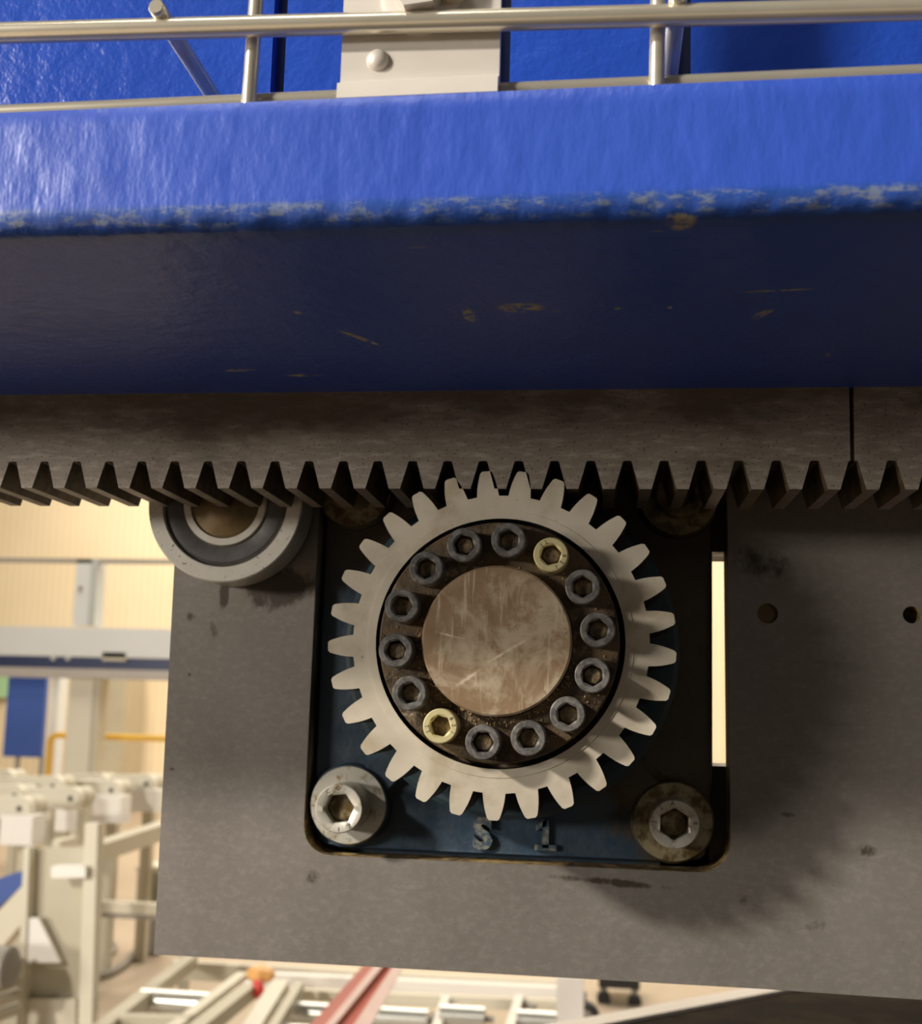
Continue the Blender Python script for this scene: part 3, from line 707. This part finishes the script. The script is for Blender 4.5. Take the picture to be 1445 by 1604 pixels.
# blue board, green notice, drab shadow block behind
bb = thing('blue_board', 'plain blue upright board standing in the hall beside the gantry columns', 'board', U(38, 1420, Y=9.0))
obj('panel_face', bevel(pxbox(BM(), 9, 1052, 69, 1186, 9.0, 0.05), 0.008), M['bluepaint'], bb)
for px in (20, 58): obj('leg', pxbox(BM(), px-3, 1184, px+3, 1372, 9.01, 0.03), M['dgrey'], bb)
gn = obj('green_notice', bevel(pxbox(BM(), -30, 1052, 12, 1092, 13.9, 0.09), 0.01), M['green']); tag(gn, 'pale green notice on the cream wall beside the blue board', 'notice')
shade_blk = thing('drab_shade_block', 'tall drab block imitating a shadow against the cream wall', 'shadow block', U(165, 1300, Y=13.2))  # dark block put in for the shadow beside the gantry columns
obj('shade_body', bevel(pxbox(BM(), 143, 1050, 192, 1296, 13.2, 0.6), 0.01), simple('drab_shade', (0.42, 0.36, 0.25), 0.5), shade_blk)
obj('shade_face', bevel(pxbox(BM(), 146, 1056, 189, 1290, 13.18, 0.03), 0.008), simple('drab_shade_face', (0.47, 0.41, 0.29), 0.5), shade_blk)
# yellow rail
YY = 8.35
yr = thing('yellow_guard_rail', 'yellow tubular guard rail behind the gantry column', 'rail', U(80, 1390, Y=YY))
tz = U(100, 1152, Y=YY).z; xa = U(80, 1150, Y=YY).x; xb = U(330, 1150, Y=YY).x
obj('rail_tube', tube(BM(), [(xa, YY, FLOOR), (xa, YY, tz-0.05), (xa+0.015, YY, tz-0.015), (xa+0.05, YY, tz), (xb, YY, tz)], 0.026, 12), M['yellow'], yr, True)
obj('post', tube(BM(), [(xb, YY, FLOOR), (xb, YY, tz)], 0.03, 12), M['yellow'], yr, True)
# conveyor heads with pulley arms and white caps
def arm(px, py, Y, length, head=0.055):
    p = U(px, py, Y=Y); bm = BM()
    n = 14; pts = []
    for k in range(n+1):
        a = -PI/2+PI*k/n; pts.append((p.x+head*math.cos(a)*0.9, p.z+head*math.sin(a)))
    pts += [(p.x-length, p.z+head*0.75), (p.x-length, p.z-head*0.75)]
    return pts, p
heads = [(30, 1267, 4.4, (0, 1277, 50, 1324)), (82, 1232, 5.2, (62, 1246, 105, 1302)), (110, 1251, 4.8, None), (134, 1237, 5.64, None), (174, 1238, 5.45, (140, 1246, 190, 1289)),
         (155, 1226, 6.2, None), (229, 1228, 5.8, (200, 1237, 246, 1272)), (22, 1247, 5.0, None), (54, 1233, 5.40, None), (8, 1220, 6.0, None)]
WL = {30: 'front white capped conveyor arm above the dark blue chute', 82: 'white capped conveyor arm with a tall cap over the cream column', 174: 'white capped conveyor arm between the cream column and the outermost arm', 229: 'outermost white capped conveyor arm, beside the steel plate edge'}
for (px, py, Y, cap) in heads:
    th_ = thing('belt_conveyor', WL.get(px, 'cream conveyor arm with a round bolted end and no cap'), 'conveyor', U(px, py+20, Y=Y), None if px in WL else 'uncapped cream conveyor arms')
    if px in WL: th_['group'] = 'conveyor arms behind the plate'
    pts, p = arm(px, py, Y, 0.22)
    bm = BM(); sheet(bm, [pts, circle((p.x, p.z), 0.014, 14)], Y, Y+0.06)
    obj('arm_plate', bm, M['cream2'], th_)
    obj('pulley', lathe(BM(), (p.x, p.z), [(0.014, Y+0.01), (0.045, Y+0.07), (0.05, Y+0.075), (0.05, Y+0.17), (0, Y+0.17)], 24), M['cream'], th_, True)
    obj('axle_hole', lathe(BM(), (p.x, p.z), [(0, Y+0.004), (0.0138, Y+0.004), (0.0138, Y+0.012), (0, Y+0.012)], 14), M['black'], th_)
    if cap:
        x0, y0, x1, y1c = cap
        obj('end_cap', bevel(pxbox(BM(), x0, y0, x1, y1c, Y-0.04, 0.12), 0.008), M['white'], th_)
        q = U((x0+x1)/2, y1c, Y=Y)
        obj('support_leg', box(BM(), (q.x-0.03, Y+0.07, FLOOR), (q.x+0.03, Y+0.13, q.z+0.02)), M['cream'], th_)
    else:
        obj('support_leg', box(BM(), (p.x-0.16, Y+0.06, FLOOR), (p.x-0.12, Y+0.10, p.z)), M['cream'], th_)
# cross rail joining the conveyor
cr_ = thing('conveyor_cross_rail', 'cream steel cross rail under the conveyor arms', 'rail', U(120, 1320, Y=4.9))
a, c = U(100, 1352, Y=4.55), U(330, 1275, Y=6.3)
bm = BM(); tube(bm, [a, c], 0.06, 4); obj('rail_beam', bm, M['cream'], cr_)
obj('end_plate', box(BM(), (a.x-0.02, a.y-0.09, a.z-0.11), (a.x+0.02, a.y+0.09, a.z+0.11)), M['cream2'], cr_)
# big I-beam column
YC = 3.2
ib = thing('steel_column', 'cream painted steel I-beam column at the end of the conveyor', 'column', U(90, 1700, Y=YC))
def slanted(bm, top2, bot2, Y, thick):
    v = []
    for yy in (Y, Y+thick):
        for (px, py) in (top2[0], top2[1], bot2[1], bot2[0]):
            p = U(px, py, Y=Y); v.append(bm.verts.new((p.x, yy, p.z)))
    for f in ((0, 1, 2, 3), (4, 5, 6, 7), (0, 1, 5, 4), (1, 2, 6, 5), (2, 3, 7, 6), (3, 0, 4, 7)): bm.faces.new([v[i] for i in f])
    return bm
def fl_px(Y):  return PY
obj('flange_plate', slanted(BM(), ((133, 1290), (153, 1290)), ((112, 1925), (134, 1925)), YC+0.03, 0.05), M['cream2'], ib)
obj('web_plate', slanted(BM(), ((43, 1328), (135, 1328)), ((20, 1925), (114, 1925)), YC+0.10, 0.012), M['cream'], ib)  # darker cream puts the shade on the web into its colour
obj('flange_plate', slanted(BM(), ((37, 1328), (46, 1328)), ((12, 1925), (24, 1925)), YC+0.05, 0.06), M['cream2'], ib)
obj('stiffener', slanted(BM(), ((80, 1358), (134, 1358)), ((80, 1375), (134, 1375)), YC, 0.10), M['white'], ib)
obj('gusset', slanted(BM(), ((40, 1438), (60, 1438)), ((36, 1508), (95, 1508)), YC+0.06, 0.02), M['white'], ib)
obj('cover_plate', slanted(BM(), ((32, 1565), (118, 1565)), ((20, 1925), (110, 1925)), YC+0.07, 0.02), M['cream2'], ib)
# blue chute and cream brace at the far left
ch = thing('blue_chute', 'dark blue sloping chute on a cream brace beside the steel column', 'chute', U(5, 1700, Y=3.6))
obj('chute_sheet', slanted(BM(), ((-60, 1395), (40, 1362)), ((-60, 1470), (38, 1385)), 3.7, 0.05), M['bluepaint'], ch)
obj('brace', slanted(BM(), ((34, 1388), (46, 1432)), ((-70, 1500), (-70, 1570)), 3.5, 0.08), M['cream2'], ch)
obj('leg', slanted(BM(), ((-70, 1480), (-45, 1480)), ((-70, 1850), (-45, 1850)), 3.58, 0.06), M['cream'], ch)
mo = thing('drive_motor', 'dark greasy drive motor on cream rails beside the column foot', 'motor', U(10, 1590, Y=3.05))
p = U(2, 1515, Y=3.05)
obj('motor_body', tube(BM(), [(p.x-0.25, 3.05, p.z), (p.x+0.03, 3.05, p.z), (p.x+0.04, 3.05, p.z)], [0.065, 0.065, 0.05], 20), M['dgrey'], mo, True)
for k in range(6): obj('cooling_fin', tube(BM(), [(p.x-0.20+0.03*k, 3.05, p.z), (p.x-0.192+0.03*k, 3.05, p.z)], 0.075, 20), M['black'], mo)
for k in range(3):
    a = U(-40, 1560+22*k, Y=2.98); c = U(30, 1535+22*k, Y=3.12); obj('base_rail', tube(BM(), [a, c], 0.02, 4), M['cream'], mo)
obj('foot', box(BM(), (p.x-0.15, 3.01, FLOOR), (p.x-0.08, 3.09, p.z-0.05)), M['dgrey'], mo)
# pipe rail, grey box, cables on the floor
pr_ = thing('floor_rail', 'cream square rail lying low between the column and the grey box', 'rail', U(190, 1440, Y=5.2))
obj('rail_beam', bevel(pxbox(BM(), 120, 1415, 300, 1432, 5.2, 0.06), 0.006), M['cream2'], pr_)
obj('rail_shade_bar', pxbox(BM(), 125, 1432, 300, 1440, 5.23, 0.03), M['dgrey'], pr_)  # dark bar painted in for the shade under the rail
for px in (130, 290): obj('foot', box(BM(), (U(px, 1440, Y=5.2).x-0.02, 5.2, FLOOR), (U(px, 1440, Y=5.2).x+0.02, 5.26, U(px, 1418, Y=5.2).z)), M['cream'], pr_)
gx = thing('grey_box', 'small grey green box standing behind the floor rail', 'box', U(228, 1420, Y=6.0))
obj('box_body', bevel(pxbox(BM(), 214, 1366, 262, 1416, 6.0, 0.2), 0.008), simple('grey_green_paint', (0.36, 0.36, 0.27), 0.5), gx)
obj('lid', bevel(pxbox(BM(), 212, 1358, 264, 1367, 5.99, 0.22), 0.004), M['cream2'], gx)
obj('pedestal', pxbox(BM(), 228, 1414, 248, 1560, 6.06, 0.08), M['dgrey'], gx)
def floor_cable(pts, r, name, label):
    P_ = [U(px, py, Z=FLOOR+r) for px, py in pts]; out = []
    for i in range(len(P_)-1):
        a = P_[max(i-1, 0)]; b_ = P_[i]; c = P_[i+1]; d = P_[min(i+2, len(P_)-1)]
        for k in range(6):
            s_ = k/6; out.append(0.5*((2*b_)+(-a+c)*s_+(2*a-5*b_+4*c-d)*s_*s_+(-a+3*b_-3*c+d)*s_**3))
    out.append(P_[-1])
    return tag(obj(name, tube(BM(), out, r, 8), M['dgrey'], smooth=True), label, 'cable', 'cables on the hall floor')
floor_cable([(280, 1410), (240, 1455), (205, 1500), (175, 1522), (140, 1532), (100, 1540)], 0.022, 'floor_cable', 'dark cable curving across the floor towards the column')
floor_cable([(140, 1475), (170, 1474), (182, 1484), (165, 1502), (135, 1520)], 0.014, 'floor_cable', 'thin looped cable lying on the floor beside the column')

# roller conveyor below the plate
YR = 3.3
rcv = thing('roller_conveyor', 'cream framed roller conveyor with steel rollers below the carriage plate', 'conveyor', U(560, 1700, Y=YR))
zc = U(500, 1590, Y=YR).z
def bar(pa, pb, Ya, Yb, w, h, m_, name='frame_rail'):
    a, c = U(*pa, Y=Ya), U(*pb, Y=Yb); d = (c-a).normalized(); s_ = d.cross(Vector((0, 0, 1))).normalized()*w/2; up = s_.cross(d).normalized()*h/2
    bm = BM(); v = [bm.verts.new(q+x*s_+y*up) for q in (a, c) for x, y in ((-1, -1), (1, -1), (1, 1), (-1, 1))]
    for f in ((0, 1, 2, 3), (4, 5, 6, 7), (0, 1, 5, 4), (1, 2, 6, 5), (2, 3, 7, 6), (3, 0, 4, 7)): bm.faces.new([v[i] for i in f])
    return obj(name, bm, m_, rcv)
bar((150, 1625), (300, 1505), 3.0, 4.1, 0.05, 0.05, M['cream'])
bar((270, 1518), (900, 1552), 4.15, 4.15, 0.05, 0.07, M['cream2'])
bar((420, 1534), (880, 1556), 3.95, 3.95, 0.05, 0.05, M['white'])
bar((430, 1556), (880, 1575), 3.75, 3.75, 0.04, 0.04, M['cream2'])
bar((180, 1602), (300, 1604), 3.15, 3.15, 0.04, 0.05, M['cream'])
bar((270, 1625), (380, 1538), 3.05, 3.7, 0.04, 0.07, M['cream2'])
bar((300, 1625), (400, 1545), 3.0, 3.6, 0.05, 0.05, M['cream'])
bar((380, 1640), (440, 1545), 3.1, 3.6, 0.06, 0.05, M['cream2'])
bar((420, 1630), (470, 1548), 3.1, 3.6, 0.03, 0.05, M['cream'])
for (xa_, xb_, py, Yr_, rr) in ((222, 330, 1568, 3.5, 0.045), (440, 672, 1585, 3.5, 0.04), (690, 760, 1592, 3.4, 0.04), (810, 872, 1600, 3.4, 0.04), (440, 660, 1622, 3.3, 0.04)):
    a, c = U(xa_, py, Y=Yr_), U(xb_, py, Y=Yr_); c.z = a.z
    ro = obj('roller', tube(BM(), [a, c], rr, 20), M['roller'], rcv, True)
    obj('axle', tube(BM(), [a-Vector((0.03, 0, 0)), c+Vector((0.03, 0, 0))], 0.012, 10), M['dgrey'], ro, True)
for px, py in ((700, 1570), (815, 1572)):
    bar((px-18, 1625), (px, 1568), 3.3, 3.5, 0.03, 0.05, M['cream2'], 'cross_brace')
    bar((px+2, 1572), (px+22, 1584), 3.5, 3.45, 0.02, 0.04, M['dgrey'], 'bracket_foot')
bar((735, 1580), (738, 1630), 3.45, 3.4, 0.04, 0.04, M['dgrey'], 'cross_brace')
obj('end_post', slanted(BM(), ((872, 1530), (914, 1532)), ((872, 2000), (917, 2000)), 3.2, 0.12), M['white'], rcv)
obj('frame_leg', slanted(BM(), ((200, 1600), (225, 1600)), ((200, 1960), (225, 1960)), 3.2, 0.1), M['cream'], rcv)
p = U(285, 1512, Y=4.0); obj('bolt', lathe(BM(), (p.x, p.z), [(0.014, 4.02), (0.014, 3.98), (0, 3.98)], 12), M['dgrey'], rcv)
# lumpy packet on the conveyor
pk_ = thing('wrapped_packet', 'small orange, white and red wrapped packet lying on the roller conveyor', 'packet', U(405, 1562, Y=3.5))
def blob(px, py, Y, rx, rz, m_, seed):
    p = U(px, py, Y=Y); bm = BM(); bmesh.ops.create_icosphere(bm, subdivisions=3, radius=1.0)
    for v in bm.verts:
        k = 1+0.22*noise.noise(v.co*1.7+Vector((seed, 0, 0)))
        v.co = Vector((p.x+v.co.x*rx*k, p.y+v.co.y*rx*0.8*k, p.z+v.co.z*rz*k))
    return bm, m_
for nm, args in (('orange_wrap', (408, 1526, 3.62, 0.052, 0.030, M['orange'], 1)), ('white_wrap', (388, 1551, 3.55, 0.026, 0.030, M['white'], 4)), ('red_wrap', (404, 1549, 3.52, 0.022, 0.030, M['red'], 8))):
    bm, m_ = blob(*args); obj(nm, bm, m_, pk_, True)
# red bar leaning across, pink strips paint in its highlights
rb = thing('red_rail', 'red metal rail with painted-on pink highlights leaning across the conveyor below the plate', 'rail', U(540, 1640, Y=2.6))
def strip(x0t, x1t, x0b, x1b, Y, th__, m_, name):
    obj(name, slanted(BM(), ((x0t, 1500), (x1t, 1500)), ((x0b, 1650), (x1b, 1650)), Y, th__), m_, rb)
strip(580, 598, 446, 478, 2.60, 0.03, simple('dull_red_paint', (0.52, 0.22, 0.18), 0.4), 'side_web')
strip(597, 611, 474, 488, 2.588, 0.045, M['pink'], 'highlight_edge')
strip(610, 626, 487, 526, 2.61, 0.03, M['redbar'], 'channel_floor')
strip(625, 640, 524, 556, 2.588, 0.045, M['pink'], 'highlight_edge')
# trolley and wheel seen on the bright floor
tr = thing('dark_trolley', 'small dark trolley on castors standing on the bright floor', 'trolley', U(970, 1575, Z=FLOOR))
yt = U(970, 1575, Z=FLOOR).y
obj('trolley_top', bevel(pxbox(BM(), 938, 1525, 1003, 1549, yt, 0.3), 0.01), M['black'], tr)
for px, py in ((946, 1566), (995, 1572)):
    p = U(px, py, Y=yt); q = U(px, 1548, Y=yt)
    lg = obj('leg', tube(BM(), [(p.x, yt+0.05, p.z), (q.x, yt+0.05, q.z+0.02)], 0.018, 10), M['dgrey'], tr)
    w = obj('castor', lathe(BM(), (p.x, p.z), [(0, yt+0.02), (0.035, yt+0.02), (0.035, yt+0.07), (0, yt+0.07)], 18), M['black'], tr)
p = U(915, 1596, Y=3.6)
wh = thing('black_wheel', 'black rubber wheel beside the white conveyor end post', 'wheel', (p.x, 3.6, p.z-0.05))
obj('tyre', lathe(BM(), (p.x, p.z), [(0.03, 3.6), (0.05, 3.59), (0.055, 3.6), (0.055, 3.63), (0.03, 3.63)], 28, True), M['black'], wh, True)
obj('wheel_hub', lathe(BM(), (p.x, p.z), [(0, 3.6), (0.03, 3.6), (0.03, 3.63), (0, 3.63)], 20), M['dgrey'], wh)
obj('wheel_fork', box(BM(), (p.x-0.01, 3.635, p.z-0.02), (p.x+0.01, 3.65, p.z+0.08)), M['dgrey'], wh)
